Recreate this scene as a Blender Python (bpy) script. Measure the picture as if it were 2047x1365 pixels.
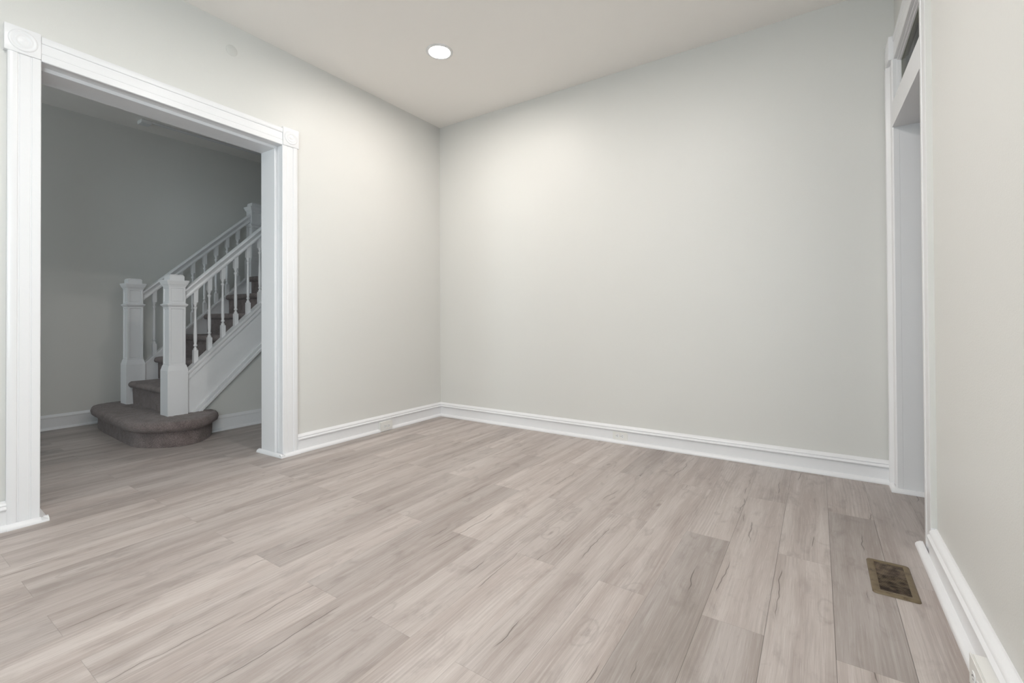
import bpy, bmesh, math, random
from mathutils import Vector, Matrix
D = bpy.data
for o in list(D.objects): D.objects.remove(o)
SC = bpy.context.scene
COL = SC.collection
R = math.radians

# ------------------------------------------------------------------ camera
cd = D.cameras.new('camera'); cam = D.objects.new('camera', cd); COL.objects.link(cam)
yaw, pitch, roll = 0.5879, 0.0077, -0.0051
f = Vector((-math.sin(yaw)*math.cos(pitch), math.cos(yaw)*math.cos(pitch), math.sin(pitch)))
r = Vector((math.cos(yaw), math.sin(yaw), 0)); u = r.cross(f)
r2 = r*math.cos(roll) + u*math.sin(roll); u2 = -r*math.sin(roll) + u*math.cos(roll)
M4 = Matrix((( r2.x, u2.x, -f.x, 3.0927), (r2.y, u2.y, -f.y, -3.3654), (r2.z, u2.z, -f.z, 0.95), (0, 0, 0, 1)))
cam.matrix_world = M4
cd.sensor_width = 36.0; cd.sensor_fit = 'HORIZONTAL'
cd.lens = 915.8*36/2047
cd.shift_y = -54.1/2047
cd.clip_start = 0.02; cd.clip_end = 100
SC.camera = cam

# ------------------------------------------------------------------ world, exposure
w = D.worlds.new('sky'); SC.world = w; w.use_nodes = True
bg = w.node_tree.nodes['Background']
bg.inputs[0].default_value = (0.84, 0.93, 1.0, 1); bg.inputs[1].default_value = 9.8
SC.view_settings.view_transform = 'Standard'; SC.view_settings.look = 'None'
SC.view_settings.gamma = 1.0; SC.view_settings.use_curve_mapping = False
SC.view_settings.exposure = 0.38

# room sizes (metres): left wall x=0, back wall y=0, right wall x=XR, front wall y=YF
XR, YF, ZC = 3.47, -5.2, 2.829
XH = -2.466            # far wall of the hall
WT = 0.215             # thickness of the left wall
XE = 5.6               # far wall of the side room

def portal(loc, rot, sx, sy):
    l = D.lights.new('window_portal', 'AREA'); l.shape = 'RECTANGLE'; l.size = sx; l.size_y = sy
    l.cycles.is_portal = True
    o = D.objects.new('window_portal', l); COL.objects.link(o); o.location = loc; o.rotation_euler = rot
WINS = [(2.05, 3.05)]                # window on the front wall (x range)
RW = (-4.95, -3.75)                  # window on the right wall (y range)
WZ0, WZ1 = 0.62, 2.35
for a, b in WINS:
    portal(((a+b)/2, YF-0.16, (WZ0+WZ1)/2), (R(90), 0, 0), b-a, WZ1-WZ0)
portal((XR+.21, (RW[0]+RW[1])/2, (WZ0+WZ1)/2), (R(90), 0, R(90)), RW[1]-RW[0], WZ1-WZ0)

# ------------------------------------------------------------------ node helpers
def mat(name):
    m = D.materials.new(name); m.use_nodes = True
    nt = m.node_tree; b = nt.nodes['Principled BSDF']
    return m, nt, b
def N(nt, t, **kw):
    n = nt.nodes.new(t)
    for k, v in kw.items(): setattr(n, k, v)
    return n
def lin(c):
    return tuple(((v/255)/12.92 if v/255 <= .04045 else ((v/255+.055)/1.055)**2.4) for v in c)
def rgba(c): return (*c, 1)
def paint(name, col, rough=.5, bump=.08, scale=60, var=.03, spec=.5):
    m, nt, b = mat(name); L = nt.links
    tc = N(nt, 'ShaderNodeTexCoord')
    n1 = N(nt, 'ShaderNodeTexNoise'); n1.inputs['Scale'].default_value = 1.3; n1.inputs['Detail'].default_value = 3
    n2 = N(nt, 'ShaderNodeTexNoise'); n2.inputs['Scale'].default_value = scale; n2.inputs['Detail'].default_value = 4
    L.new(tc.outputs['Object'], n1.inputs['Vector']); L.new(tc.outputs['Object'], n2.inputs['Vector'])
    mx = N(nt, 'ShaderNodeMix', data_type='RGBA')
    mx.inputs[6].default_value = rgba(tuple(c*(1-var) for c in col)); mx.inputs[7].default_value = rgba(tuple(min(1, c*(1+var)) for c in col))
    L.new(n1.outputs['Fac'], mx.inputs[0]); L.new(mx.outputs[2], b.inputs['Base Color'])
    bp = N(nt, 'ShaderNodeBump'); bp.inputs['Strength'].default_value = bump; bp.inputs['Distance'].default_value = .002
    L.new(n2.outputs['Fac'], bp.inputs['Height']); L.new(bp.outputs['Normal'], b.inputs['Normal'])
    b.inputs['Roughness'].default_value = rough; b.inputs['Specular IOR Level'].default_value = spec
    return m
M = {}
M['wall'] = paint('wall_paint', (.70, .695, .67), .42, .25, 220, .012, .35)
M['ceil'] = paint('ceiling_paint', (.93, .90, .865), .6, .2, 160, .012, .3)
M['trim'] = paint('trim_gloss_paint', (.81, .81, .825), .28, .35, 35, .015, .5)
M['plate'] = paint('plate_plastic', (.80, .79, .765), .35, .03, 50, .01)
M['patch'] = paint('patch_paint', (.63, .63, .605), .5, .1, 60, .02)
M['white'] = paint('fixture_white', (.8, .8, .8), .4, .03, 50, .01)

def simple(name, col, rough=.5, metal=0):
    m, nt, b = mat(name)
    n = N(nt, 'ShaderNodeTexNoise'); n.inputs['Scale'].default_value = 40
    mx = N(nt, 'ShaderNodeMix', data_type='RGBA')
    mx.inputs[6].default_value = rgba(tuple(c*.85 for c in col)); mx.inputs[7].default_value = rgba(tuple(min(1, c*1.15) for c in col))
    nt.links.new(n.outputs['Fac'], mx.inputs[0]); nt.links.new(mx.outputs[2], b.inputs['Base Color'])
    b.inputs['Roughness'].default_value = rough; b.inputs['Metallic'].default_value = metal
    return m
M['dark'] = simple('dark_slot', (.02, .018, .015), .7)
M['screw'] = simple('screw_metal', (.5, .5, .48), .35, .8)

def glassmat(name='window_glass', tint=(.93, .95, .94), ior=1.45):
    m = D.materials.new(name); m.use_nodes = True; nt = m.node_tree; nt.nodes.clear()
    o = N(nt, 'ShaderNodeOutputMaterial'); t = N(nt, 'ShaderNodeBsdfTransparent'); g = N(nt, 'ShaderNodeBsdfGlossy')
    g.inputs['Roughness'].default_value = .03; t.inputs[0].default_value = (*tint, 1)
    fr = N(nt, 'ShaderNodeFresnel'); fr.inputs[0].default_value = ior
    mx = N(nt, 'ShaderNodeMixShader')
    nt.links.new(fr.outputs[0], mx.inputs[0]); nt.links.new(t.outputs[0], mx.inputs[1]); nt.links.new(g.outputs[0], mx.inputs[2])
    nt.links.new(mx.outputs[0], o.inputs[0]); return m
M['glass'] = glassmat()
M['oldglass'] = glassmat('old_transom_glass', (.66, .67, .58), 1.08)  # tint darkens the pane in place of a dimmer side room

def emit(name, col, s):
    m = D.materials.new(name); m.use_nodes = True; nt = m.node_tree; b = nt.nodes['Principled BSDF']
    b.inputs['Base Color'].default_value = (.9, .9, .9, 1)
    b.inputs['Emission Color'].default_value = rgba(col); b.inputs['Emission Strength'].default_value = s
    return m
M['lamp'] = emit('led_lens', (1.0, .955, .915), 325)  # lens of the added fill lights out of frame
M['lampdim'] = emit('led_lens_warm', (1.0, .94, .88), 235)

def carpetmat():
    m, nt, b = mat('carpet_brown'); L = nt.links
    tc = N(nt, 'ShaderNodeTexCoord')
    n1 = N(nt, 'ShaderNodeTexNoise'); n1.inputs['Scale'].default_value = 210; n1.inputs['Detail'].default_value = 3; n1.inputs['Roughness'].default_value = .7
    n2 = N(nt, 'ShaderNodeTexNoise'); n2.inputs['Scale'].default_value = 16; n2.inputs['Detail'].default_value = 4
    for n in (n1, n2): L.new(tc.outputs['Object'], n.inputs['Vector'])
    cr = N(nt, 'ShaderNodeValToRGB'); e = cr.color_ramp.elements
    e[0].position = .30; e[0].color = (.095, .072, .067, 1); e[1].position = .70; e[1].color = (.36, .295, .285, 1)
    L.new(n1.outputs['Fac'], cr.inputs[0])
    mx = N(nt, 'ShaderNodeMix', data_type='RGBA', blend_type='MULTIPLY'); mx.inputs[0].default_value = .5
    c2 = N(nt, 'ShaderNodeValToRGB'); c2.color_ramp.elements[0].position = .35; c2.color_ramp.elements[0].color = (.5, .48, .48, 1); c2.color_ramp.elements[1].position = .6
    L.new(n2.outputs['Fac'], c2.inputs[0]); L.new(cr.outputs[0], mx.inputs[6]); L.new(c2.outputs[0], mx.inputs[7])
    L.new(mx.outputs[2], b.inputs['Base Color'])
    bp = N(nt, 'ShaderNodeBump'); bp.inputs['Strength'].default_value = .9; bp.inputs['Distance'].default_value = .006
    L.new(n1.outputs['Fac'], bp.inputs['Height']); L.new(bp.outputs['Normal'], b.inputs['Normal'])
    b.inputs['Roughness'].default_value = 1; b.inputs['Specular IOR Level'].default_value = .1
    b.inputs['Sheen Weight'].default_value = .25
    return m
M['carpet'] = carpetmat()

def registermat():
    m, nt, b = mat('worn_brass_brown'); L = nt.links
    tc = N(nt, 'ShaderNodeTexCoord')
    n1 = N(nt, 'ShaderNodeTexNoise'); n1.inputs['Scale'].default_value = 28; n1.inputs['Detail'].default_value = 6; n1.inputs['Roughness'].default_value = .65
    L.new(tc.outputs['Object'], n1.inputs['Vector'])
    cr = N(nt, 'ShaderNodeValToRGB'); e = cr.color_ramp.elements
    e[0].position = .30; e[0].color = (.055, .032, .020, 1); e[1].position = .42; e[1].color = (.150, .112, .066, 1)
    x = cr.color_ramp.elements.new(.75); x.color = (.19, .148, .090, 1)
    L.new(n1.outputs['Fac'], cr.inputs[0]); L.new(cr.outputs[0], b.inputs['Base Color'])
    b.inputs['Roughness'].default_value = .5; b.inputs['Metallic'].default_value = .25
    return m
M['register'] = registermat()
def louvermat():
    m, nt, b = mat('rusty_louver'); L = nt.links
    tc = N(nt, 'ShaderNodeTexCoord')
    n1 = N(nt, 'ShaderNodeTexNoise'); n1.inputs['Scale'].default_value = 45; n1.inputs['Detail'].default_value = 5
    L.new(tc.outputs['Object'], n1.inputs['Vector'])
    cr = N(nt, 'ShaderNodeValToRGB'); e = cr.color_ramp.elements
    e[0].position = .38; e[0].color = (.03, .016, .010, 1); e[1].position = .62; e[1].color = (.12, .085, .055, 1)
    L.new(n1.outputs['Fac'], cr.inputs[0]); L.new(cr.outputs[0], b.inputs['Base Color']); b.inputs['Roughness'].default_value = .6
    return m
M['louver'] = louvermat()

def floormat():
    m, nt, b = mat('vinyl_planks'); L = nt.links
    def math_(op, a, bb=None, c=None, clamp=False):
        n = N(nt, 'ShaderNodeMath', operation=op); n.use_clamp = clamp
        for i, v in enumerate((a, bb, c)):
            if v is None: continue
            if isinstance(v, (int, float)): n.inputs[i].default_value = v
            else: L.new(v, n.inputs[i])
        return n.outputs[0]
    def comb(x, y, z=0.):
        n = N(nt, 'ShaderNodeCombineXYZ')
        for i, v in enumerate((x, y, z)):
            if isinstance(v, (int, float)): n.inputs[i].default_value = v
            else: L.new(v, n.inputs[i])
        return n.outputs[0]
    def noise(vec, scale=1., detail=4., rough=.55, dist=0.):
        n = N(nt, 'ShaderNodeTexNoise'); n.inputs['Scale'].default_value = scale; n.inputs['Detail'].default_value = detail
        n.inputs['Roughness'].default_value = rough; n.inputs['Distortion'].default_value = dist
        L.new(vec, n.inputs['Vector']); return n.outputs['Fac']
    def mixc(fac, a, bb, mode='MIX'):
        n = N(nt, 'ShaderNodeMix', data_type='RGBA', blend_type=mode)
        for i, v in ((0, fac), (6, a), (7, bb)):
            if isinstance(v, (int, float)): n.inputs[i].default_value = v
            elif isinstance(v, tuple): n.inputs[i].default_value = (*v, 1)
            else: L.new(v, n.inputs[i])
        return n.outputs[2]
    def ramp(v, a, bb):   # smooth 0..1 between a and bb
        n = N(nt, 'ShaderNodeMapRange', interpolation_type='SMOOTHSTEP'); L.new(v, n.inputs[0])
        n.inputs[1].default_value = a; n.inputs[2].default_value = bb; return n.outputs[0]
    uv = N(nt, 'ShaderNodeUVMap', uv_map='plank'); s = N(nt, 'ShaderNodeSeparateXYZ'); L.new(uv.outputs[0], s.inputs[0])
    U, V = s.outputs[0], s.outputs[1]          # metres along, metres across
    at = N(nt, 'ShaderNodeAttribute', attribute_name='plank_data'); sa = N(nt, 'ShaderNodeSeparateXYZ'); L.new(at.outputs['Vector'], sa.inputs[0])
    tone, s1, s2 = sa.outputs
    Uo = math_('MULTIPLY_ADD', s1, 37., U); Vo = math_('MULTIPLY_ADD', s2, 11., V)
    # slow meander of the grain
    me = noise(comb(math_('MULTIPLY', Uo, 1.3), math_('MULTIPLY', Vo, 4.), s1), 1, 2, .5)
    Vm = math_('MULTIPLY_ADD', me, .045, Vo)
    broad = noise(comb(math_('MULTIPLY', Uo, 1.0), math_('MULTIPLY', Vm, 13.), s2), 1, 3, .5)
    streak = noise(comb(math_('MULTIPLY', Uo, 2.0), math_('MULTIPLY', Vm, 48.), s1), 1, 5, .62)
    fine = noise(comb(math_('MULTIPLY', Uo, 9.), math_('MULTIPLY', Vm, 420.), s2), 1, 3, .6)
    blot = noise(comb(math_('MULTIPLY', Uo, 6.), math_('MULTIPLY', Vo, 14.), s1), 1, 4, .6, .6)
    base = mixc(ramp(broad, .32, .68), (.368, .310, .273), (.482, .424, .382))
    base = mixc(math_('MULTIPLY', ramp(streak, .46, .28), .26), base, (.215, .170, .145))
    base = mixc(math_('MULTIPLY', ramp(streak, .52, .74), .26), base, (.62, .572, .53))
    base = mixc(math_('MULTIPLY', ramp(blot, .50, .28), .46), base, (.26, .215, .19))
    base = mixc(math_('MULTIPLY', ramp(fine, .47, .33), .24), base, (.26, .21, .18))
    base = mixc(math_('MULTIPLY', ramp(fine, .54, .66), .20), base, (.68, .63, .59))
    # annual-ring ripples
    wv = N(nt, 'ShaderNodeTexWave', wave_type='BANDS', bands_direction='Y'); wv.inputs['Scale'].default_value = 1.0
    wv.inputs['Distortion'].default_value = 5.; wv.inputs['Detail'].default_value = 3; wv.inputs['Detail Scale'].default_value = .6
    L.new(comb(math_('MULTIPLY', Uo, 1.6), math_('MULTIPLY', Vm, 22.), 0.), wv.inputs['Vector'])
    wm = ramp(noise(comb(math_('MULTIPLY', Uo, 1.7), math_('MULTIPLY', Vo, 9.), s2), 1, 2, .5), .5, .62)
    base = mixc(math_('MULTIPLY', math_('MULTIPLY', wv.outputs['Fac'], wm), .26), base, (.25, .21, .185))
    # dark cracks: ridge of a stretched noise, masked
    halo = None; crack = None
    for i, (sa_, sb_, fr_) in enumerate(((s1, s2, 1.0), (s2, s1, 1.35))):
        wob = noise(comb(math_('MULTIPLY', Uo, 3.4*fr_), math_('MULTIPLY', sa_, 31.), float(i)), 1, 3, .5)
        cpos = math_('MULTIPLY_ADD', math_('FRACT', math_('MULTIPLY', sb_, 17.3+i*5)), .15, .0)
        dd = math_('ABSOLUTE', math_('SUBTRACT', math_('SUBTRACT', V, cpos), math_('MULTIPLY', math_('SUBTRACT', wob, .5), .08)))
        cm = ramp(noise(comb(math_('MULTIPLY', Uo, 2.6*fr_), math_('MULTIPLY', sb_, 23.), 3.+i), 1, 1, .5), .575, .67)
        wd = math_('MULTIPLY_ADD', cm, .0016, .0004)
        c_ = math_('MULTIPLY', math_('MULTIPLY', math_('SUBTRACT', 1., math_('DIVIDE', dd, wd), None, True), 1.6, None, True), cm)
        h_ = math_('MULTIPLY', ramp(dd, .012, .0), cm)
        crack = c_ if crack is None else math_('MAXIMUM', crack, c_); halo = h_ if halo is None else math_('MAXIMUM', halo, h_)
    base = mixc(math_('MULTIPLY', crack, .72), base, (.08, .064, .056))
    base = mixc(math_('MULTIPLY', halo, .16), base, (.22, .18, .15))
    # knots
    vo = N(nt, 'ShaderNodeTexVoronoi'); vo.inputs['Scale'].default_value = 1.0; vo.inputs['Randomness'].default_value = 1.0
    L.new(comb(math_('MULTIPLY', Uo, 1.9), math_('MULTIPLY', Vm, 4.3), 0.), vo.inputs['Vector'])
    kd = math_('ADD', vo.outputs['Distance'], math_('MULTIPLY', math_('SUBTRACT', blot, .5), .16))
    base = mixc(math_('MULTIPLY', ramp(kd, .07, .015), .45), base, (.17, .13, .11))
    ring = ramp(math_('ABSOLUTE', math_('SUBTRACT', kd, .13)), .022, .0)
    base = mixc(math_('MULTIPLY', ring, .22), base, (.22, .18, .155))
    # whole-plank tone
    base = mixc(1.0, base, (1.01, 1.03, 1.075), 'MULTIPLY')
    base = mixc(1.0, base, comb(tone, math_('MULTIPLY_ADD', tone, 1., 0.), tone), 'MULTIPLY')
    # seams
    PW = .1755; PL = 1.155
    dv = math_('MINIMUM', V, math_('SUBTRACT', PW, V)); du = math_('MINIMUM', U, math_('SUBTRACT', PL, U))
    sv = N(nt, 'ShaderNodeAttribute', attribute_name='seam'); 
    seamV = math_('MULTIPLY', ramp(dv, .0012, .0003), math_('MULTIPLY_ADD', sv.outputs['Fac'], .75, .12))
    seamU = math_('MULTIPLY', ramp(du, .0012, .0003), .22)
    seam = math_('MAXIMUM', seamV, seamU)
    base = mixc(seam, base, (.045, .036, .03))
    L.new(base, b.inputs['Base Color'])
    h = math_('SUBTRACT', math_('MULTIPLY', fine, .35), math_('MULTIPLY', crack, 1.2))
    h = math_('SUBTRACT', h, math_('MULTIPLY', seam, 1.5))
    h = math_('ADD', h, math_('MULTIPLY', streak, .3))
    bp = N(nt, 'ShaderNodeBump'); bp.inputs['Strength'].default_value = .35; bp.inputs['Distance'].default_value = .0012
    L.new(h, bp.inputs['Height']); L.new(bp.outputs['Normal'], b.inputs['Normal'])
    b.inputs['Roughness'].default_value = .46; b.inputs['Specular IOR Level'].default_value = .4
    return m
M['floor'] = floormat()

# ------------------------------------------------------------------ object helpers
def link(name, bm, m, parent=None, smooth=None):
    me = D.meshes.new(name); bmesh.ops.recalc_face_normals(bm, faces=bm.faces[:]); bm.to_mesh(me); bm.free()
    o = D.objects.new(name, me); COL.objects.link(o)
    me.materials.append(m)
    if parent is not None: o.parent = parent; o.matrix_parent_inverse = parent.matrix_world.inverted()
    if smooth:
        for p in me.polygons: p.use_smooth = True
        me.set_sharp_from_angle(angle=R(smooth))
    return o
def empty(name, loc=(0, 0, 0)):
    o = D.objects.new(name, None); COL.objects.link(o); o.empty_display_size = .1
    o.location = loc; o.matrix_world = Matrix.Translation(loc); return o
def tag(o, label=None, cat=None, group=None, kind=None):
    if label: o['label'] = label
    if cat: o['category'] = cat
    if group: o['group'] = group
    if kind: o['kind'] = kind
    return o
def struct(o, label, cat): return tag(o, label, cat, kind='structure')
def box(bm, x0, x1, y0, y1, z0, z1, bev=0):
    vs = [bm.verts.new((x, y, z)) for x in (x0, x1) for y in (y0, y1) for z in (z0, z1)]
    F = [(0, 1, 3, 2), (4, 6, 7, 5), (0, 4, 5, 1), (2, 3, 7, 6), (0, 2, 6, 4), (1, 5, 7, 3)]
    fs = [bm.faces.new([vs[i] for i in q]) for q in F]
    if bev:
        es = list({e for f_ in fs for e in f_.edges})
        bmesh.ops.bevel(bm, geom=es, offset=bev, segments=2, affect='EDGES', profile=.6)
    return vs
def sweep(bm, prof, path, frames, caps=True):
    """prof: 2D pts; path: 3D points; frames: per point (a,b) vectors for prof axes"""
    rings = []
    for P, (A, B) in zip(path, frames):
        P = Vector(P); A = Vector(A); B = Vector(B)
        rings.append([bm.verts.new(P + A*p[0] + B*p[1]) for p in prof])
    n = len(prof)
    for i in range(len(rings)-1):
        for j in range(n):
            bm.faces.new((rings[i][j], rings[i][(j+1) % n], rings[i+1][(j+1) % n], rings[i+1][j]))
    if caps: bm.faces.new(rings[0][::-1]); bm.faces.new(rings[-1])
    return rings
def prism(bm, pts, axis, a, b):
    """pts 2D polygon extruded along axis (0 x: pts=(y,z); 1 y: (x,z); 2 z: (x,y))"""
    def P(p, t):
        return [(t, p[0], p[1]), (p[0], t, p[1]), (p[0], p[1], t)][axis]
    A = [bm.verts.new(P(p, a)) for p in pts]; B = [bm.verts.new(P(p, b)) for p in pts]
    n = len(pts)
    for i in range(n): bm.faces.new((A[i], A[(i+1) % n], B[(i+1) % n], B[i]))
    bm.faces.new(A[::-1]); bm.faces.new(B)

# ------------------------------------------------------------------ floor
random.seed(11)
PW, PL = .1755, 1.155
def build_floor():
    me = D.meshes.new('floor'); X0 = 3.128
    verts = []; faces = []; uvs = []; data = []; seamv = []
    xmin, xmax, ymin, ymax = XH-.05, XE, YF-.05, 1.2
    tones = {(0, -1): 1.0, (0, 0): .80, (0, 1): 1.05, (-1, 0): 1.0, (-1, 1): 1.01, (-2, -1): .96, (-2, 0): 1.0, (-2, 1): .88, (-3, 0): 1.0, (-3, 1): .82,
             (-4, 0): 1.0, (-4, 1): 1.06, (-5, 0): .97, (-5, 1): 1.0, (-5, 2): 1.09, (-6, 0): .97, (-6, 1): 1.09, (-7, 0): 1.0, (-7, 1): 1.0, (-7, 2): .93,
             (-8, 0): 1.07, (-8, 1): .95, (-9, 0): 1.08, (-9, 1): .90, (-9, 2): 1.08, (-10, 0): .95, (-10, 1): 1.04, (-11, 0): 1.03, (-11, 1): .91, (-11, 2): 1.11,
             (-12, -1): 1.08, (-12, 0): .94, (-12, 1): 1.0, (-13, 0): .97, (-13, 1): 1.0, (-14, 0): 1.03, (-14, 1): .96, (1, 0): .90, (1, 1): .98}
    for k in range(-34, 16):
        xa = X0 + k*PW; xb = xa + PW
        if xb < xmin or xa > xmax: continue
        xs, xe = max(xa, xmin), min(xb, xmax)
        off = -.655 if k % 2 == 0 else -1.24+1.155
        for j in range(-3, 6):
            yb = off - j*PL; ya = yb - PL            # plank from ya (near) to yb (far)
            if yb < ymin or ya > ymax: continue
            ys, ye = max(ya, ymin), min(yb, ymax)
            t = tones.get((k, j if k % 2 == 0 else j), None)
            if t is None: t = random.choice((.86, .93, .97, 1., 1.03, 1.08))
            t = 1 + (t-1)*1.05
            sd = (t, random.random(), random.random()); sm = random.choice((0, .05, .15, .3))
            if k in (0, 1, -2, -1) and ya < -1: sm = .8
            if k == -4 and j >= 1: sm = .45
            flip = random.random() < .5
            i = len(verts); verts += [(xs, ys, 0), (xe, ys, 0), (xe, ye, 0), (xs, ye, 0)]; faces.append((i, i+1, i+2, i+3))
            for (x, y) in ((xs, ys), (xe, ys), (xe, ye), (xs, ye)):
                U, V = y-ya, x-xa
                uvs.append((PL-U, PW-V) if flip else (U, V)); data.append(sd); seamv.append(sm)
    n = len(verts)
    me.from_pydata(verts, [], faces); me.update()
    me.update(calc_edges=True)
    me.uv_layers.new(name='plank'); me.attributes.new('plank_data', 'FLOAT_VECTOR', 'CORNER'); me.attributes.new('seam', 'FLOAT', 'CORNER')
    uvl = me.uv_layers['plank']; ca = me.attributes['plank_data']; cs = me.attributes['seam']
    for i in range(len(me.loops)):
        uvl.data[i].uv = uvs[i]; ca.data[i].vector = data[i]; cs.data[i].value = seamv[i]
    me.materials.append(M['floor'])
    o = D.objects.new('floor', me); COL.objects.link(o); return o
struct(build_floor(), 'greyish beige wood-look plank floor running through room and hall', 'floor')

# ------------------------------------------------------------------ ceiling and walls
bm = bmesh.new(); box(bm, XH-.15, XE+.15, YF-.15, 1.35, ZC, ZC+.15)
struct(link('ceiling', bm, M['ceil']), 'smooth off-white painted ceiling over room and hall', 'ceiling')

# left opening
YA, YB = -2.796, -1.612                # near and far inner edges of the casing
def zh(y): return 2.186 + (y-YA)*(2.157-2.186)/(YB-YA)
bm = bmesh.new()
box(bm, -WT, 0, YF, YA-.01, 0, ZC); box(bm, -WT, 0, YB+.01, .0, 0, ZC); box(bm, -WT, 0, YA-.01, YB+.01, 2.215, ZC)
struct(link('wall_left', bm, M['wall']), 'pale grey left wall with the wide cased opening to the stair hall', 'wall')
bm = bmesh.new(); box(bm, -WT, XR+.2, 0, .15, 0, ZC)
struct(link('wall_back', bm, M['wall']), 'large blank pale grey back wall', 'wall')
# right wall with the doorway
DA, DB, DZ = -.868, -.142, 2.352
bm = bmesh.new()
box(bm, XR, XR+.2, YF, RW[0], 0, ZC); box(bm, XR, XR+.2, RW[1], DA, 0, ZC); box(bm, XR, XR+.2, RW[0], RW[1], 0, WZ0); box(bm, XR, XR+.2, RW[0], RW[1], WZ1, ZC); box(bm, XR, XR+.2, DB, 0, 0, ZC); box(bm, XR, XR+.2, DA, DB, DZ, ZC)
struct(link('wall_right', bm, M['wall']), 'pale grey right wall close to the camera, with the transom doorway', 'wall')
# front wall behind the camera, two windows
bm = bmesh.new()
xs = [-WT, WINS[0][0], WINS[0][1], XR+.2]
for i in (0, 2): box(bm, xs[i], xs[i+1], YF-.15, YF, 0, ZC)
for a, b in WINS:
    box(bm, a, b, YF-.15, YF, 0, WZ0); box(bm, a, b, YF-.15, YF, WZ1, ZC)
struct(link('wall_front', bm, M['wall']), 'pale grey wall with one window behind the camera', 'wall')
# hall
bm = bmesh.new(); box(bm, XH-.15, XH, YF-.15, 1.35, 0, ZC)
struct(link('wall_hall_far', bm, M['wall']), 'grey hall wall behind the staircase', 'wall')
bm = bmesh.new(); box(bm, XH, -WT, 1.2, 1.35, 0, ZC)
struct(link('wall_hall_end', bm, M['wall']), 'grey end wall of the hall above the landing', 'wall')
bm = bmesh.new(); box(bm, -WT, 0, .15, 1.35, 0, ZC)
struct(link('wall_hall_side', bm, M['wall']), 'grey side wall of the hall beyond the back wall', 'wall')
HW = (-1.75, -.95, 1.0, 2.3)
bm = bmesh.new(); box(bm, XH, HW[0], YF-.15, YF, 0, ZC); box(bm, HW[1], -WT, YF-.15, YF, 0, ZC)
box(bm, HW[0], HW[1], YF-.15, YF, 0, HW[2]); box(bm, HW[0], HW[1], YF-.15, YF, HW[3], ZC)
struct(link('wall_hall_front', bm, M['wall']), 'grey front wall of the hall with one window', 'wall')
portal(((HW[0]+HW[1])/2, YF-.16, (HW[2]+HW[3])/2), (R(90), 0, 0), HW[1]-HW[0], HW[3]-HW[2])
# side room beyond the right doorway
bm = bmesh.new(); box(bm, XE, XE+.15, -2.6, 1.35, 0, ZC)
struct(link('wall_side_room_far', bm, M['wall']), 'far wall of the side room seen through the transom', 'wall')
bm = bmesh.new(); box(bm, XR+.2, XE, 1.2, 1.35, 0, ZC)
struct(link('wall_side_room_back', bm, M['wall']), 'back wall of the side room beyond the doorway', 'wall')
bm = bmesh.new(); box(bm, XR+.2, XE, -2.6, -2.45, 0, ZC)
struct(link('wall_side_room_front', bm, M['wall']), 'front wall of the side room beyond the doorway', 'wall')
bm = bmesh.new(); box(bm, XR, XR+.2, .15, 1.35, 0, ZC)
struct(link('wall_side_room_near', bm, M['wall']), 'near wall of the side room past the room corner', 'wall')

# windows
def window(name, a, b, z0, z1, label):
    e = empty(name, ((a+b)/2, YF, z0))
    bm = bmesh.new(); t = .06
    box(bm, a, a+t, YF-.12, YF-.04, z0, z1, .004); box(bm, b-t, b, YF-.12, YF-.04, z0, z1, .004)
    box(bm, a+t, b-t, YF-.12, YF-.04, z0, z0+t, .004); box(bm, a+t, b-t, YF-.12, YF-.04, z1-t, z1, .004)
    zm = (z0+z1)/2; box(bm, a+t, b-t, YF-.11, YF-.05, zm-.025, zm+.025, .004)
    link('window_sash', bm, M['trim'], e)
    bm = bmesh.new(); box(bm, a+t, b-t, YF-.085, YF-.08, z0+t, z1-t); link('window_pane', bm, M['glass'], e)
    bm = bmesh.new()
    box(bm, a-.11, a, YF, YF+.022, z0-.0, z1+.11, .004); box(bm, b, b+.11, YF, YF+.022, z0, z1+.11, .004); box(bm, a, b, YF, YF+.022, z1, z1+.11, .004)
    link('window_casing', bm, M['trim'], e)
    bm = bmesh.new(); box(bm, a-.13, b+.13, YF-.04, YF+.06, z0-.03, z0, .006); link('window_sill', bm, M['trim'], e)
    struct(e, label, 'window'); return e
window('window_1', *WINS[0], WZ0, WZ1, 'white double-hung window on the wall behind the camera')
w2 = window('window_2', 0, RW[1]-RW[0], WZ0, WZ1, 'white double-hung window on the right wall behind the camera')
w2.matrix_world = Matrix.Translation((XR, (RW[0]+RW[1])/2, WZ0)) @ Matrix.Rotation(R(90), 4, 'Z')
window('window_3', HW[0], HW[1], HW[2], HW[3], 'white window at the front end of the hall')

# ------------------------------------------------------------------ baseboards
BB = [(0, 0), (.048, 0), (.049, .007), (.045, .015), (.037, .021), (.024, .0235), (.023, .088), (.027, .089), (.031, .093), (.031, .098), (.027, .102),
      (.022, .104), (.021, .107), (.024, .111), (.022, .117), (.016, .122), (.008, .1245), (.005, .128), (0, .128)]
HB = [(0, 0), (.036, 0), (.036, .006), (.031, .014), (.020, .018), (.018, .020), (.018, .100), (.022, .104), (.020, .113), (.012, .120), (0, .128)]
def run(bm, prof, pts, inward, miters=None):
    """pts: polyline on the floor plan (x,y) along the wall; inward: list of unit offset vectors (already mitred) per point"""
    sweep(bm, prof, [(p[0], p[1], 0) for p in pts], [((i[0], i[1], 0), (0, 0, 1)) for i in inward])
def baseboard(name, prof, pts, inward, label):
    bm = bmesh.new(); run(bm, prof, pts, inward); o = link(name, bm, M['trim'], smooth=35); struct(o, label, 'baseboard'); return o
e_ = .0004
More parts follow.
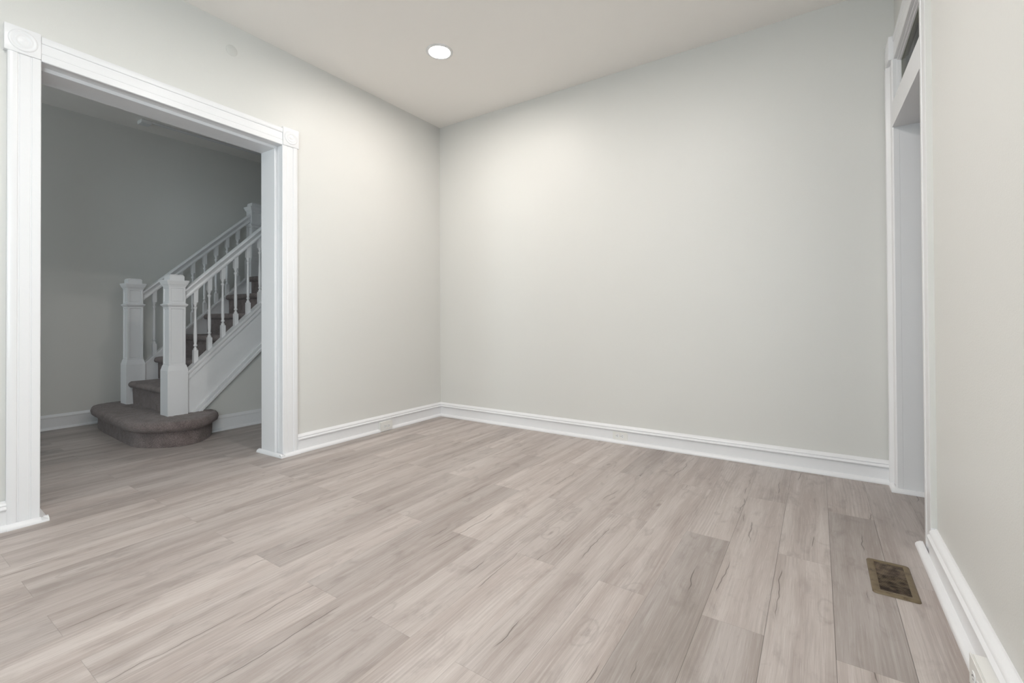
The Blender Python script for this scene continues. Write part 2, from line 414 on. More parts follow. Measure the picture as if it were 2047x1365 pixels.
# left wall, far piece, interrupted by a surface outlet only in its shoe; back wall mitred in the corner
baseboard('baseboard_left', BB, [(e_, -1.5022), (e_, -e_)], [(1, 0), (1, -1)], 'white moulded baseboard on the left wall between opening and corner')
baseboard('baseboard_back', BB, [(e_, -e_), (3.4475, -e_)], [(1, -1), (0, -1)], 'white moulded baseboard along the back wall')
baseboard('baseboard_left_near', BB, [(e_, YF+.001), (e_, -2.9058)], [(1, 0), (1, 0)], 'white moulded baseboard left of the hall opening, at frame edge')
baseboard('baseboard_right', BB, [(XR-e_, YF+.001), (XR-e_, -.9865)], [(-1, 0), (-1, 0)], 'white moulded baseboard along the right wall near the camera')
baseboard('baseboard_front', HB, [(.06, YF+e_), (XR-.06, YF+e_)], [(0, 1), (0, 1)], 'white baseboard on the wall behind the camera')
baseboard('baseboard_hall', HB, [(XH+e_, YF+.001), (XH+e_, 1.19)], [(1, 0), (1, 0)], 'white baseboard along the hall wall left of the stairs')

# ------------------------------------------------------------------ casings
# casing profile across its width w (0 = inner edge) with depth d
def cas_prof(w, T=.022):
    return [(0, 0), (0, T-.003), (.003, T), (.030, T), (.032, T-.0025), (.036, T-.0025), (.038, T-.001), (w-.040, T-.001), (w-.038, T-.003), (w-.034, T-.003),
            (w-.031, T+.001), (w-.020, T+.003), (w-.006, T+.002), (w, T-.001), (w, 0)]
def bullseye(name, parent, x, y0, y1, z0, z1, sgn, depth=.032):
    """square rosette block on plane x, facing sgn*x"""
    bm = bmesh.new(); cy, cz = (y0+y1)/2, (z0+z1)/2; hw, hh = (y1-y0)/2, (z1-z0)/2
    box(bm, min(x, x+sgn*depth*.86), max(x, x+sgn*depth*.86), y0, y1, z0, z1, .004)
    # turned rings
    prof = [(.0, .35), (.010, .32), (.016, .12), (.021, .10), (.025, .34), (.029, .36), (.033, .12), (.037, .1), (.041, .30), (.046, .25), (.050, 0), (.051, -.3)]
    S = 36; rings = []
    for rr, h in prof:
        rr = rr*hw/.061
        if rr == 0: rings.append([bm.verts.new((x+sgn*(depth*.86+.012*h), cy, cz))]); continue
        rings.append([bm.verts.new((x+sgn*(depth*.86+.012*h), cy+rr*math.cos(2*math.pi*i/S), cz+rr*math.sin(2*math.pi*i/S))) for i in range(S)])
    for i in range(len(rings)-1):
        a, b = rings[i], rings[i+1]
        for j in range(S):
            if len(a) == 1: bm.faces.new((a[0], b[j], b[(j+1) % S]))
            else: bm.faces.new((a[j], b[j], b[(j+1) % S], a[(j+1) % S]))
    return link(name, bm, M['trim'], parent, 40)

# trim_1 : cased opening to the hall
T1 = empty('trim_1', (0, (YA+YB)/2, 0)); struct(T1, 'white moulded casing with corner blocks around the hall opening', 'door casing')
CW = .110
for yy, s, ztop in ((YA, -1, 2.19), (YB, 1, 2.159)):
    bm = bmesh.new(); pr = cas_prof(CW)
    sweep(bm, pr, [(e_, yy, 0), (e_, yy, ztop)], [((0, s, 0), (1, 0, 0))]*2)
    link('side_casing', bm, M['trim'], T1, 30)
bm = bmesh.new(); pr = cas_prof(.118)
sweep(bm, pr, [(e_, YA, zh(YA)), (e_, YB, zh(YB))], [((0, 0, 1), (1, 0, 0))]*2)
link('head_casing', bm, M['trim'], T1, 30)
bullseye('corner_block', T1, e_, YA-.122, YA-.001, 2.19, 2.312, 1); bullseye('corner_block', T1, e_, YB+.001, YB+.118, 2.159, 2.286, 1)
# hall side casing
for yy, s in ((YA, -1), (YB, 1)):
    bm = bmesh.new(); sweep(bm, cas_prof(CW, .018), [(-WT-e_, yy, 0), (-WT-e_, yy, 2.30)], [((0, s, 0), (-1, 0, 0))]*2); link('hall_side_casing', bm, M['trim'], T1, 30)
bm = bmesh.new(); sweep(bm, cas_prof(.118, .018), [(-WT-e_, YA, zh(YA)), (-WT-e_, YB, zh(YB))], [((0, 0, 1), (-1, 0, 0))]*2); link('hall_head_casing', bm, M['trim'], T1, 30)
# jamb boards and stops
for yy, s in ((YA, -1), (YB, 1)):
    bm = bmesh.new(); a, b = sorted((yy+s*.005, yy+s*.0098)); box(bm, -WT, .0, a, b, 0, zh(yy)+.004); link('jamb', bm, M['trim'], T1)
    bm = bmesh.new(); a, b = sorted((yy-s*.014, yy+s*.005)); box(bm, -WT-.017, -.055, a, b, 0, zh(yy)-.012, .004); link('door_stop', bm, M['trim'], T1)
    bm = bmesh.new(); a, b = sorted((yy-s*.040, yy-s*.001))
    sh = [(0, 0), (.026, 0), (.026, .007), (.020, .016), (.008, .022), (0, .022)]
    sweep(bm, sh, [(.050, yy, 0), (-WT-.040, yy-s*.012, 0)], [((0, -s, 0), (0, 0, 1))]*2)
    ws = sorted((yy-s*.026, yy+s*.112))
    sweep(bm, sh, [(.0235, ws[0], 0), (.0235, ws[1], 0)], [((1.1, 0, 0), (0, 0, 1))]*2)
    link('shoe_moulding', bm, M['trim'], T1, 40)
bm = bmesh.new()
for (dz0, dz1, xa, xb) in ((.004, .022, -WT, 0), (-.014, .004, -WT-.017, -.055)):
    v = []
    for y in (YA-.004, YB+.004):
        for x, z in ((xa, zh(y)+dz0), (xb, zh(y)+dz0), (xb, zh(y)+dz1), (xa, zh(y)+dz1)): v.append(bm.verts.new((x, y, z)))
    for q in ((0, 1, 2, 3), (7, 6, 5, 4), (0, 4, 5, 1), (1, 5, 6, 2), (2, 6, 7, 3), (3, 7, 4, 0)): bm.faces.new([v[i] for i in q])
link('head_jamb', bm, M['trim'], T1)

# door_1 : transom doorway in the right wall
D1 = empty('door_1', (XR, (DA+DB)/2, 0)); struct(D1, 'white cased doorway with a glass transom in the right wall', 'doorway')
IA, IB = DA+.008, DB-.008     # -.86 .. -.15
for yy, s in ((IA, -1), (IB, 1)):
    pr = [(0, 0), (0, .024), (.006, .030), (.030, .030), (.034, .026), (.085, .028), (.092, .036), (.100, .046), (.122, .048), (.130, .044), (.130, 0)] if s > 0 else cas_prof(.125, .0175)[:9] + [(.125-.034, .0165), (.125-.030, .019), (.125-.003, .019), (.125, .017), (.125, 0)]
    bm = bmesh.new(); sweep(bm, pr, [(XR-e_, yy, 0), (XR-e_, yy, 2.345)], [((0, s, 0), (-1, 0, 0))]*2)
    link('side_casing', bm, M['trim'], D1, 30)
bm = bmesh.new(); sweep(bm, cas_prof(.128), [(XR-e_, IA, 2.345), (XR-e_, IB, 2.345)], [((0, 0, 1), (-1, 0, 0))]*2); link('head_casing', bm, M['trim'], D1, 30)
bullseye('corner_block', D1, XR-e_, IB+.001, -.010, 2.345, 2.474, -1, .050); bullseye('corner_block', D1, XR-e_, IA-.134, IA-.001, 2.345, 2.478, -1, .04)
for yy, s in ((IA, -1), (IB, 1)):
    bm = bmesh.new(); a, b = sorted((yy, yy+s*.0078)); box(bm, XR, XR+.2, a, b, 0, 2.34); link('jamb', bm, M['trim'], D1)
bm = bmesh.new(); box(bm, XR, XR+.2, IA, IB, 2.34, 2.3515); link('head_jamb', bm, M['trim'], D1)
bm = bmesh.new(); prism(bm, [(XR-.0165, IA+.0005), (XR-.030, IB-.0005), (XR+.2, IB-.0005), (XR+.2, IA+.0005)], 2, 1.975, 2.108); link('transom_bar', bm, M['trim'], D1)
bm = bmesh.new()
for x0, x1, t in ((XR+.002, XR+.034, .013), (XR-.008, XR+.002, .006)):
    box(bm, x0, x1, IA+.0005, IA+t, 2.109, 2.339, .002); box(bm, x0, x1, IB-t, IB-.0005, 2.109, 2.339, .002)
    box(bm, x0, x1, IA+t, IB-t, 2.339-t, 2.339, .002); box(bm, x0, x1, IA+t, IB-t, 2.109, 2.109+t*.6, .002)
sash = link('transom_sash', bm, M['trim'], D1)
bm = bmesh.new(); box(bm, XR+.010, XR+.014, IA+.0135, IB-.0135, 2.1172, 2.3255); link('transom_pane', bm, M['oldglass'], sash)
bm = bmesh.new(); sh = [(0, 0), (.022, 0), (.022, .007), (.017, .014), (.008, .020), (0, .020)]
sweep(bm, sh, [(XR-.052, IB, 0), (XR+.2, IB, 0)], [((0, -1, 0), (0, 0, 1))]*2)
sweep(bm, sh, [(XR-.0300, IB-.001, 0), (XR-.0300, -.048, 0)], [((-1, 0, 0), (0, 0, 1))]*2)
sweep(bm, sh, [(XR-.0225, IA+.012, 0), (XR-.0225, IA-.137, 0)], [((-1.16, 0, 0), (0, 0, 1))]*2)
link('shoe_moulding', bm, M['trim'], D1, 40)
bm = bmesh.new(); box(bm, XR-.0185, XR+.001, IA-.1262, IA-.1252, .129, 2.344); link('caulked_edge', bm, M['wall'], D1)  # wall-coloured strip added to shade the casing's outer side

# ------------------------------------------------------------------ staircase
ST = empty('staircase', (-1.65, -1.8, 0))
tag(ST, 'white-railed staircase with brown carpeted steps seen through the wide opening', 'staircase')
RISE, RUN = .203, .2085
def stz(k): return .195 + RISE*(k-1)
def nosey(k): return -1.855 + RUN*(k-2)

def round_step(name, outline_nose, outline_base, z0, z1, seed, nose_h=.078):
    """outline lists with same count; carpeted step with rounded nosing"""
    bm = bmesh.new(); n = len(outline_nose)
    levels = [(z0, 0.0, 'b'), (z0+(z1-z0-nose_h)*.35, 0, 'b'), (z0+(z1-z0-nose_h)*.7, .0, 'b'), (z1-nose_h-.006, .02, 'b'), (z1-nose_h, .45, 'm'), (z1-nose_h*.80, .90, 'm'), (z1-nose_h*.5, 1.0, 'm'), (z1-nose_h*.22, .9, 'm'), (z1-nose_h*.05, .62, 'm'), (z1, .25, 'm')]
    cx = sum(p[0] for p in outline_base)/n; cy = sum(p[1] for p in outline_base)/n
    rings = []
    for z, t, _ in levels:
        rings.append([bm.verts.new((b[0]*(1-t)+a[0]*t, b[1]*(1-t)+a[1]*t, z)) for a, b in zip(outline_nose, outline_base)])
    for s_ in (.85, .6, .35, .12):
        rings.append([bm.verts.new((cx+(v.co.x-cx)*s_, cy+(v.co.y-cy)*s_, z1)) for v in rings[len(levels)-1]])
    for i in range(len(rings)-1):
        for j in range(n): bm.faces.new((rings[i][j], rings[i][(j+1) % n], rings[i+1][(j+1) % n], rings[i+1][j]))
    bm.faces.new(rings[-1]); bm.faces.new(rings[0][::-1])
    rnd = random.Random(seed)
    for ring in rings[1:]:
        for v in ring: v.co += Vector((rnd.uniform(-1, 1), rnd.uniform(-1, 1), rnd.uniform(-.6, .6)))*.0032
    return link(name, bm, M['carpet'], ST, 60)
def smooth_loop(ctrl, sub=8):
    out = []; n = len(ctrl)
    for i in range(n):
        p0, p1, p2, p3 = ctrl[i-1], ctrl[i], ctrl[(i+1) % n], ctrl[(i+2) % n]
        for s_ in range(sub):
            t = s_/sub
            out.append(tuple(.5*((2*p1[k])+(-p0[k]+p2[k])*t+(2*p0[k]-5*p1[k]+4*p2[k]-p3[k])*t*t+(-p0[k]+3*p1[k]-3*p2[k]+p3[k])*t**3) for k in (0, 1)))
    return out
base1 = [(-2.30, -1.92), (-2.27, -1.99), (-2.18, -2.03), (-1.95, -2.055), (-1.67, -2.068), (-1.30, -2.085), (-1.14, -2.078), (-1.01, -2.02), (-.91, -1.93), (-.875, -1.82),
         (-.91, -1.73), (-.98, -1.66), (-1.08, -1.59), (-1.19, -1.55), (-1.35, -1.55), (-1.65, -1.55), (-1.95, -1.55), (-2.10, -1.58), (-2.22, -1.68), (-2.29, -1.80)]
nose1 = []
n1 = len(base1)
for i, p in enumerate(base1):
    a, b = Vector(base1[i-1]), Vector(base1[(i+1) % n1]); t = (b-a).normalized(); nn = Vector((t.y, -t.x))
    d = .048 if p[1] < -1.56 else .0
    nose1.append((p[0]+nn.x*d, p[1]+nn.y*d))
# orientation: outward is away from centre
cc = Vector((-1.6, -1.8))
fix = []
for p, q in zip(base1, nose1):
    v = Vector(q)-Vector(p)
    if v.dot(Vector(p)-cc) < 0: q = (p[0]-v.x, p[1]-v.y)
    fix.append(q)
o = round_step('bottom_step', smooth_loop(fix), smooth_loop(base1), 0.001, stz(1), 3)
o['label'] = 'wide round-ended carpeted bottom step'

def carpet_step(k, xa, xb):
    """k-th step: riser + tread with rounded nose, extruded along x"""
    z = stz(k); zb = stz(k-1); y = nosey(k); yb = y + RUN + .07 if k < 7 else .9
    pr = [(y+.032, zb+.0005), (y+.030, z-.075), (y+.030, z-.055), (y+.008, z-.050), (y-.002, z-.036), (y-.003, z-.022), (y+.004, z-.009), (y+.018, z-.001), (y+.04, z)]
    pr += [(y+.1, z), (yb, z), (yb, zb+.0005)]
    bm = bmesh.new(); S = 46
    rings = []; rnd = random.Random(k)
    for i in range(S+1):
        x = xa + (xb-xa)*i/S
        rings.append([bm.verts.new((x, p[0]+rnd.uniform(-.002, .002)*(1 if j not in (10, 11) else 0), p[1]+rnd.uniform(-.0015, .0015)*(1 if j not in (0, 10, 11) else 0))) for j, p in enumerate(pr)])
    n = len(pr)
    for i in range(S):
        for j in range(n): bm.faces.new((rings[i][j], rings[i][(j+1) % n], rings[i+1][(j+1) % n], rings[i+1][j]))
    bm.faces.new(rings[0][::-1]); bm.faces.new(rings[-1])
    return link('carpeted_step', bm, M['carpet'], ST, 50)
XN, XF = -1.19, -2.117       # centre lines of near and far balustrades
for k in range(2, 8):
    carpet_step(k, XF+.075 if k == 2 else XF+.022, XN-.075 if k == 2 else XN-.022)

def newel(name, x, y, z0, zb, zt, hb=.070, hs=.057, label=None):
    """box newel with recessed panels; zb = top of plinth, zt = very top"""
    e = None
    bm = bmesh.new()
    def ring(h, z): return [bm.verts.new((x+sx*h, y+sy*h, z)) for sx, sy in ((-1, -1), (1, -1), (1, 1), (-1, 1))]
    L_ = [(hb, z0), (hb, zb-.010), (hb-.002, zb), (hs+.004, zb+.030), (hs, zb+.034)]
    top = zt-.095
    coll = zt-.235
    L_ += [(hs, coll-.022), (hs+.004, coll-.018), (hs+.014, coll-.006), (hs+.014, coll), (hs+.002, coll+.006), (hs, coll+.008), (hs, top)]
    rs = [ring(*a) for a in L_]
    for i in range(len(rs)-1):
        for j in range(4): bm.faces.new((rs[i][j], rs[i][(j+1) % 4], rs[i+1][(j+1) % 4], rs[i+1][j]))
    bm.faces.new(rs[0][::-1]); bm.faces.new(rs[-1])
    # recessed panels (two per side)
    bm.faces.ensure_lookup_table()
    pan = []
    for f_ in list(bm.faces):
        if abs(f_.normal.z) < .2 or True:
            f_.normal_update()
            hgt = max(v.co.z for v in f_.verts)-min(v.co.z for v in f_.verts)
            zc = sum(v.co.z for v in f_.verts)/4
            if abs(f_.normal.z) < .05 and hgt > .08 and zc > zb+.03: pan.append(f_)
    for f_ in pan:
        bmesh.ops.inset_region(bm, faces=[f_], thickness=.019, depth=0)
        bmesh.ops.inset_region(bm, faces=[f_], thickness=.0025, depth=-.007)
        bmesh.ops.inset_region(bm, faces=[f_], thickness=.005, depth=.003)
    p = link(name, bm, M['trim'], ST)
    if label: p['label'] = label
    # cap
    bm = bmesh.new()
    C_ = [(hs, top-.001), (hs+.004, top+.004), (hs+.004, top+.010), (hs+.009, top+.014), (hs+.017, top+.036), (hs+.019, top+.042), (hs+.019, top+.050), (hs-.006, top+.052), (hs-.006, zt-.012), (hs-.014, zt)]
    rs = [ring(*a) for a in C_]
    for i in range(len(rs)-1):
        for j in range(4): bm.faces.new((rs[i][j], rs[i][(j+1) % 4], rs[i+1][(j+1) % 4], rs[i+1][j]))
    bm.faces.new(rs[0][::-1]); bm.faces.new(rs[-1])
    c = link('newel_cap', bm, M['trim'], p)
    return p
newel('newel_post', XN, -1.813, stz(1)-.01, .557, 1.308)
newel('newel_post', XF, -1.800, stz(1)-.01, .557, 1.325)
newel('newel_post', XF, -.715, 1.10, 1.60, 2.235)
newel('newel_post', XN, -.715, 1.10, 1.62, 2.30)

def sloped(bm, x0, x1, ya, yb, zf, dz0, dz1):
    """sheared bar between y=ya..yb, top zf(y)+dz1, bottom zf(y)+dz0"""
    v = []
    for y in (ya, yb):
        for x, d in ((x0, dz0), (x1, dz0), (x1, dz1), (x0, dz1)): v.append(bm.verts.new((x, y, zf(y)+d)))
    for q in ((0, 1, 2, 3), (7, 6, 5, 4), (0, 4, 5, 1), (1, 5, 6, 2), (2, 6, 7, 3), (3, 7, 4, 0)): bm.faces.new([v[i] for i in q])
railN = lambda y: 1.508 + .980*(y+1.43)          # top of near handrail
strN = lambda y: .838 + .955*(y+1.417)           # top of near stringer
railF = lambda y: 1.660 + .930*(y+1.254)
strF = lambda y: .990 + .930*(y+1.25)
def handrail(x, rf, ya, yb):
    bm = bmesh.new()
    pr = [(-.022, -.088), (.022, -.088), (.024, -.080), (.022, -.066), (.016, -.058), (.018, -.046), (.030, -.030), (.033, -.018), (.029, -.007), (.018, -.001), (0, 0),
          (-.018, -.001), (-.029, -.007), (-.033, -.018), (-.030, -.030), (-.018, -.046), (-.016, -.058), (-.022, -.066), (-.024, -.080)]
    sweep(bm, pr, [(x, ya, rf(ya)), (x, yb, rf(yb))], [((1, 0, 0), (0, 0, 1))]*2)
    return link('handrail', bm, M['trim'], ST, 40)
handrail(XN, railN, -1.757, -.771); handrail(XF, railF, -1.744, -.771)
# near stringer: panel, cap, mouldings
YN0, YN1 = -1.744, -.66
strNb = lambda y: .449 + .967*(y+1.374)
bm = bmesh.new()
y0 = YN0; yz = lambda z: (z-.449)/.967 - 1.374    # y where the bottom edge reaches z
ylow = yz(stz(1)); 
prism(bm, [(YN0, .19), (ylow, .19), (YN1, strNb(YN1)), (YN1, strN(YN1)-.02), (YN0, strN(YN0)-.02)], 0, XN-.02, -1.158)
link('stringer_panel', bm, M['trim'], ST)
bm = bmesh.new(); sloped(bm, XN-.030, -1.136, YN0, YN1, strN, -.022, .0); link('stringer_cap', bm, M['trim'], ST)
bm = bmesh.new(); sloped(bm, -1.158, -1.147, YN0, YN1, strN, -.070, -.022); sloped(bm, -1.158, -1.143, YN0, YN1, strN, -.034, -.022)
sloped(bm, -1.158, -1.150, YN0, YN1, strN, -.078, -.070)
link('stringer_moulding', bm, M['trim'], ST)
bm = bmesh.new()
def sl2(x1, d0, d1):
    # clipped at the step top
    za = stz(1)
    f0 = lambda y: strNb(y)+d0; f1 = lambda y: strNb(y)+d1
    ya1 = yz(za-d1); ya0 = yz(za-d0)
    prism(bm, [(ya1, za), (ya0, za), (YN1, f0(YN1)), (YN1, f1(YN1))], 0, -1.1575, x1)
sl2(-1.142, .040, .062); sl2(-1.150, .018, .042); sl2(-1.136, -.004, .020)
link('skirt_moulding', bm, M['trim'], ST)
bm = bmesh.new(); box(bm, -1.158, -1.150, YN0, YN0+.012, .196, strN(YN0)-.03); link('stringer_moulding', bm, M['trim'], ST)
# far stringer
bm = bmesh.new(); prism(bm, [(-1.732, stz(1)), (-1.60, stz(1)), (-.66, strF(-.66)-.42), (-.66, strF(-.66)-.02), (-1.732, strF(-1.732)-.02)], 0, XF-.018, XF+.018)
link('stringer_panel', bm, M['trim'], ST)
bm = bmesh.new(); sloped(bm, XF-.03, XF+.03, -1.732, -.66, strF, -.022, .0); link('stringer_cap', bm, M['trim'], ST)
# balusters
def baluster(x, y, z0a, z0b, z1a, z1b):
    """square foot and head (cut to the slope) with a turned middle; half size h"""
    h = .016; bm = bmesh.new()
    zlo, zhi = z0b, z1a
    LB = zlo + .085; UB = zhi - .085
    def sq(z_f, z_b, hh): return [bm.verts.new((x+sx*hh, y+sy*hh, z_f if sy < 0 else z_b)) for sx, sy in ((-1, -1), (1, -1), (1, 1), (-1, 1))]
    def seg(a, b, ends=True):
        for j in range(4): bm.faces.new((a[j], a[(j+1) % 4], b[(j+1) % 4], b[j]))
        bm.faces.new(a[::-1]); bm.faces.new(b)
    seg(sq(z0a, z0b, h), sq(LB, LB, h)); seg(sq(UB, UB, h), sq(z1a, z1b, h))
    S = 14; span = UB-LB
    P = [(.0143, 0), (.0125, .012), (.0075, .022), (.0075, .028), (.0125, .034), (.0125, .042), (.0085, .050), (.0112, .075), (.0118, .13)]
    P2 = [(.0080, -.120), (.0075, -.075), (.0078, -.058), (.0128, -.050), (.0128, -.040), (.0075, -.034), (.0075, -.026), (.0125, -.012), (.0143, 0)]
    pts = [(r_*1.12, LB+d) for r_, d in P] + [(r_*1.12, UB+d) for r_, d in P2]
    rings = [[bm.verts.new((x+r_*math.cos(2*math.pi*i/S), y+r_*math.sin(2*math.pi*i/S), z)) for i in range(S)] for r_, z in pts]
    for i in range(len(rings)-1):
        for j in range(S): bm.faces.new((rings[i][j], rings[i][(j+1) % S], rings[i+1][(j+1) % S], rings[i+1][j]))
    return link('baluster', bm, M['trim'], ST, 40)
h = .0145
for k in range(8):
    y = -1.665 + .1055*k
    baluster(XN, y, strN(y-h)-.002, strN(y+h)-.002, railN(y-h)-.086, railN(y+h)-.086)
for k in range(9):
    y = -1.640 + .107*k
    if y > -.79: continue
    baluster(XF, y, strF(y-h)-.002, strF(y+h)-.002, railF(y-h)-.086, railF(y+h)-.086)
# wall under the stairs (room-side face)
WX = -1.178
bm = bmesh.new(); prism(bm, [(-1.60, 0), (.0, 0), (1.19, 0), (1.19, 1.2), (-.55, 1.2), (-1.42, .42), (-1.60, .21)], 0, WX-.05, WX)
struct(link('wall_stair', bm, M['wall']), 'grey wall panel beneath the white stair stringer', 'wall')
baseboard('baseboard_stair', HB, [(WX+e_, -1.66), (WX+e_, 1.19)], [(1, 0), (1, 0)], 'white baseboard under the stairs, right of the bottom step')

# ------------------------------------------------------------------ recessed ceiling lights
def downlight(x, y, label, group='recessed ceiling lights', lens='lamp'):
    e = empty('recessed_light', (x, y, ZC))
    bm = bmesh.new(); S = 48; prof = [(.095, 0), (.094, -.004), (.085, -.007), (.075, -.006), (.072, -.001), (.0715, .0)]
    rings = [[bm.verts.new((x+r_*math.cos(2*math.pi*i/S), y+r_*math.sin(2*math.pi*i/S), ZC+z-.0003)) for i in range(S)] for r_, z in prof]
    for i in range(len(rings)-1):
        for j in range(S): bm.faces.new((rings[i][j], rings[i][(j+1) % S], rings[i+1][(j+1) % S], rings[i+1][j]))
    link('trim_ring', bm, M['white'], e, 40)
    bm = bmesh.new(); prof = [(.0, -.0045), (.04, -.0042), (.0705, -.0028), (.0712, -.0006)]
    c = bm.verts.new((x, y, ZC-.0045)); last = None
    for r_, z in prof[1:]:
        ring = [bm.verts.new((x+r_*math.cos(2*math.pi*i/S), y+r_*math.sin(2*math.pi*i/S), ZC+z)) for i in range(S)]
        for j in range(S):
            if last is None: bm.faces.new((c, ring[j], ring[(j+1) % S]))
            else: bm.faces.new((last[j], ring[j], ring[(j+1) % S], last[(j+1) % S]))
        last = ring
    bm.faces.new(last[::-1])
    link('lens', bm, M[lens], e, 40)
    tag(e, label, 'ceiling light', group)
    return e
downlight(.893, -.969, 'round glowing recessed ceiling light near the far left corner', lens='lampdim')
downlight(2.15, -1.72, 'recessed ceiling light above the frame, over the middle of the room')  # unseen, added as a broad wash for the back wall
downlight(1.6, -3.1, 'recessed ceiling light above the frame, level with the hall opening')  # unseen, added to brighten the room and the newels through the opening

# ------------------------------------------------------------------ outlets
def outlet_face(bm_plate, bm_dark, O, A, B, Nn, w, hgt, t):
    pass
def oriented_box(bm, O, A, B, Nn, a0, a1, b0, b1, n0, n1, bev=0):
    O, A, B, Nn = map(Vector, (O, A, B, Nn))
    vs = [bm.verts.new(O+A*a+B*b+Nn*n) for a in (a0, a1) for b in (b0, b1) for n in (n0, n1)]
    F = [(0, 1, 3, 2), (4, 6, 7, 5), (0, 4, 5, 1), (2, 3, 7, 6), (0, 2, 6, 4), (1, 5, 7, 3)]
    fs = [bm.faces.new([vs[i] for i in q]) for q in F]
    if bev:
        es = list({e for f_ in fs for e in f_.edges}); bmesh.ops.bevel(bm, geom=es, offset=bev, segments=2, affect='EDGES')
def duplex(name, O, A, B, Nn, w, hgt, depth, label, rec=True):
    """horizontal duplex outlet. O centre on the base surface, A along, B up, Nn out"""
    e = empty(name, O)
    if depth > .01:
        bm = bmesh.new(); oriented_box(bm, O, A, B, Nn, -w/2, w/2, -hgt/2, hgt/2, 0, depth-.004, .003); link('outlet_box', bm, M['plate'], e)
    bm = bmesh.new(); oriented_box(bm, O, A, B, Nn, -w/2-.001, w/2+.001, -hgt/2-.001, hgt/2+.001, depth-.004 if depth > .01 else 0, depth, .0015); p = link('cover_plate', bm, M['plate'], e)
    for s in (-1, 1):
        bm = bmesh.new(); S = 20; c = Vector(O)+Vector(A)*s*.0195; ring0, ring1 = [], []
        for i in range(S):
            a = 2*math.pi*i/S; da = max(-.0125, min(.0125, .016*math.cos(a))); db = .0155*math.sin(a)
            db = max(-.0135, min(.0135, db))
            ring0.append(bm.verts.new(c+Vector(A)*da+Vector(B)*db+Vector(Nn)*(depth-.0005))); ring1.append(bm.verts.new(c+Vector(A)*da+Vector(B)*db+Vector(Nn)*(depth+.0018)))
        for j in range(S): bm.faces.new((ring0[j], ring0[(j+1) % S], ring1[(j+1) % S], ring1[j]))
        bm.faces.new(ring1); bm.faces.new(ring0[::-1])
        rc = link('receptacle', bm, M['white'], e)
        bm = bmesh.new(); N0 = depth+.0012
        oriented_box(bm, c, A, B, Nn, -.004, .004, .004, .0058, N0, N0+.0009); oriented_box(bm, c, A, B, Nn, -.0032, .0032, -.0058, -.004, N0, N0+.0009)
        oriented_box(bm, c, A, B, Nn, .0075, .0105, -.002, .002, N0, N0+.0009)
        link('slot', bm, M['dark'], rc)
    bm = bmesh.new(); oriented_box(bm, O, A, B, Nn, -.002, .002, -.002, .002, depth, depth+.0012); link('screw', bm, M['screw'], e)
    tag(e, label, 'outlet'); return e
duplex('outlet', (.0235, -.725, .043), (0, 1, 0), (0, 0, 1), (1, 0, 0), .125, .076, .030, 'off-white surface outlet box on the left baseboard near the corner')
duplex('outlet', (1.843, -.0235, .053), (-1, 0, 0), (0, 0, 1), (0, -1, 0), .115, .060, .004, 'white flush outlet set sideways into the back wall baseboard')
duplex('outlet', (XR-.0235, -1.79, .046), (0, 1, 0), (0, 0, 1), (-1, 0, 0), .125, .076, .036, 'pale surface outlet box on the right baseboard at the bottom frame corner')

# round painted-over cover on the left wall
def disk(name, O, A, B, Nn, rad, t, m):
    bm = bmesh.new(); S = 32; O, A, B, Nn = map(Vector, (O, A, B, Nn)); last = None
    for r_, n_ in ((rad, 0), (rad, t*.6), (rad-.002, t)):
        ring = [bm.verts.new(O+A*r_*math.cos(2*math.pi*i/S)+B*r_*math.sin(2*math.pi*i/S)+Nn*n_) for i in range(S)]
        if last:
            for j in range(S): bm.faces.new((last[j], last[(j+1) % S], ring[(j+1) % S], ring[j]))
        last = ring
    bm.faces.new(last); return link(name, bm, m, smooth=40)
tag(disk('blank_cover', (.0005, -1.932, 2.664), (0, 1, 0), (0, 0, 1), (1, 0, 0), .034, .0025, M['patch']), 'small round painted-over blank cover high on the left wall', 'cover plate')

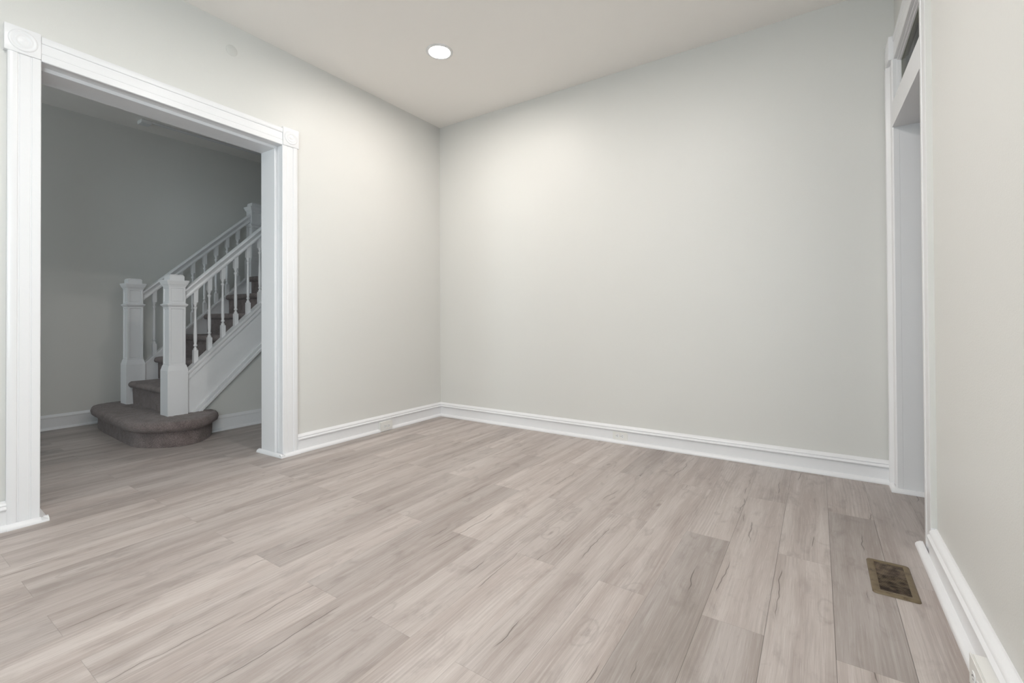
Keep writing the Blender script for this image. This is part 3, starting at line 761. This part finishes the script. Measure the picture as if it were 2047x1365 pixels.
# hall ceiling box with raceway
e = empty('ceiling_junction_box', (-2.19, -1.70, ZC))
bm = bmesh.new(); box(bm, -2.24, -2.14, -1.735, -1.65, ZC-.032, ZC-.0003, .006); link('box_cover', bm, M['white'], e)
bm = bmesh.new(); box(bm, -2.165, -2.14, -1.65, .9, ZC-.018, ZC-.0003, .004); link('raceway', bm, M['white'], e)
tag(e, 'white surface box with thin raceway on the dark hall ceiling', 'junction box')

# ------------------------------------------------------------------ floor register
e = empty('floor_register', (3.309, -1.23, 0))
RX0, RX1, RY0, RY1 = 3.243, 3.372, -1.362, -1.094
IX0, IX1, IY0, IY1 = 3.266, 3.351, -1.336, -1.117
bm = bmesh.new()
def rr_loop(x0, x1, y0, y1, rad, z, S=5):
    pts = []
    for cx, cy, a0 in ((x1-rad, y1-rad, 0), (x0+rad, y1-rad, 90), (x0+rad, y0+rad, 180), (x1-rad, y0+rad, 270)):
        for i in range(S):
            a = R(a0+90*i/(S-1)); pts.append(bm.verts.new((cx+rad*math.cos(a), cy+rad*math.sin(a), z)))
    return pts
lo = [rr_loop(RX0, RX1, RY0, RY1, .012, .0005), rr_loop(RX0+.002, RX1-.002, RY0+.002, RY1-.002, .011, .0045), rr_loop(RX0+.006, RX1-.006, RY0+.006, RY1-.006, .009, .0065),
      rr_loop(IX0-.003, IX1+.003, IY0-.003, IY1+.003, .002, .0065), rr_loop(IX0, IX1, IY0, IY1, .001, .005), rr_loop(IX0, IX1, IY0, IY1, .001, .0008)]
for a, b in zip(lo[:-1], lo[1:]):
    n = len(a)
    for j in range(n): bm.faces.new((a[j], a[(j+1) % n], b[(j+1) % n], b[j]))
link('register_frame', bm, M['register'], e, 40)
bm = bmesh.new(); box(bm, IX0-.0005, IX1+.0005, IY0-.0005, IY1+.0005, .0004, .0010); link('duct_opening', bm, M['dark'], e)
NL = 22
for i in range(NL):
    y = IY0 + (IY1-IY0)*(i+.5)/NL
    far = i > NL*.52
    bm = bmesh.new(); th = .0042 if far else .0023
    vs = box(bm, IX0, IX1, y-th, y+th, .0032, .0056)
    link('louver', bm, M['louver'], e)
tag(e, 'worn brown metal floor register with louvers beside the right baseboard', 'floor vent')
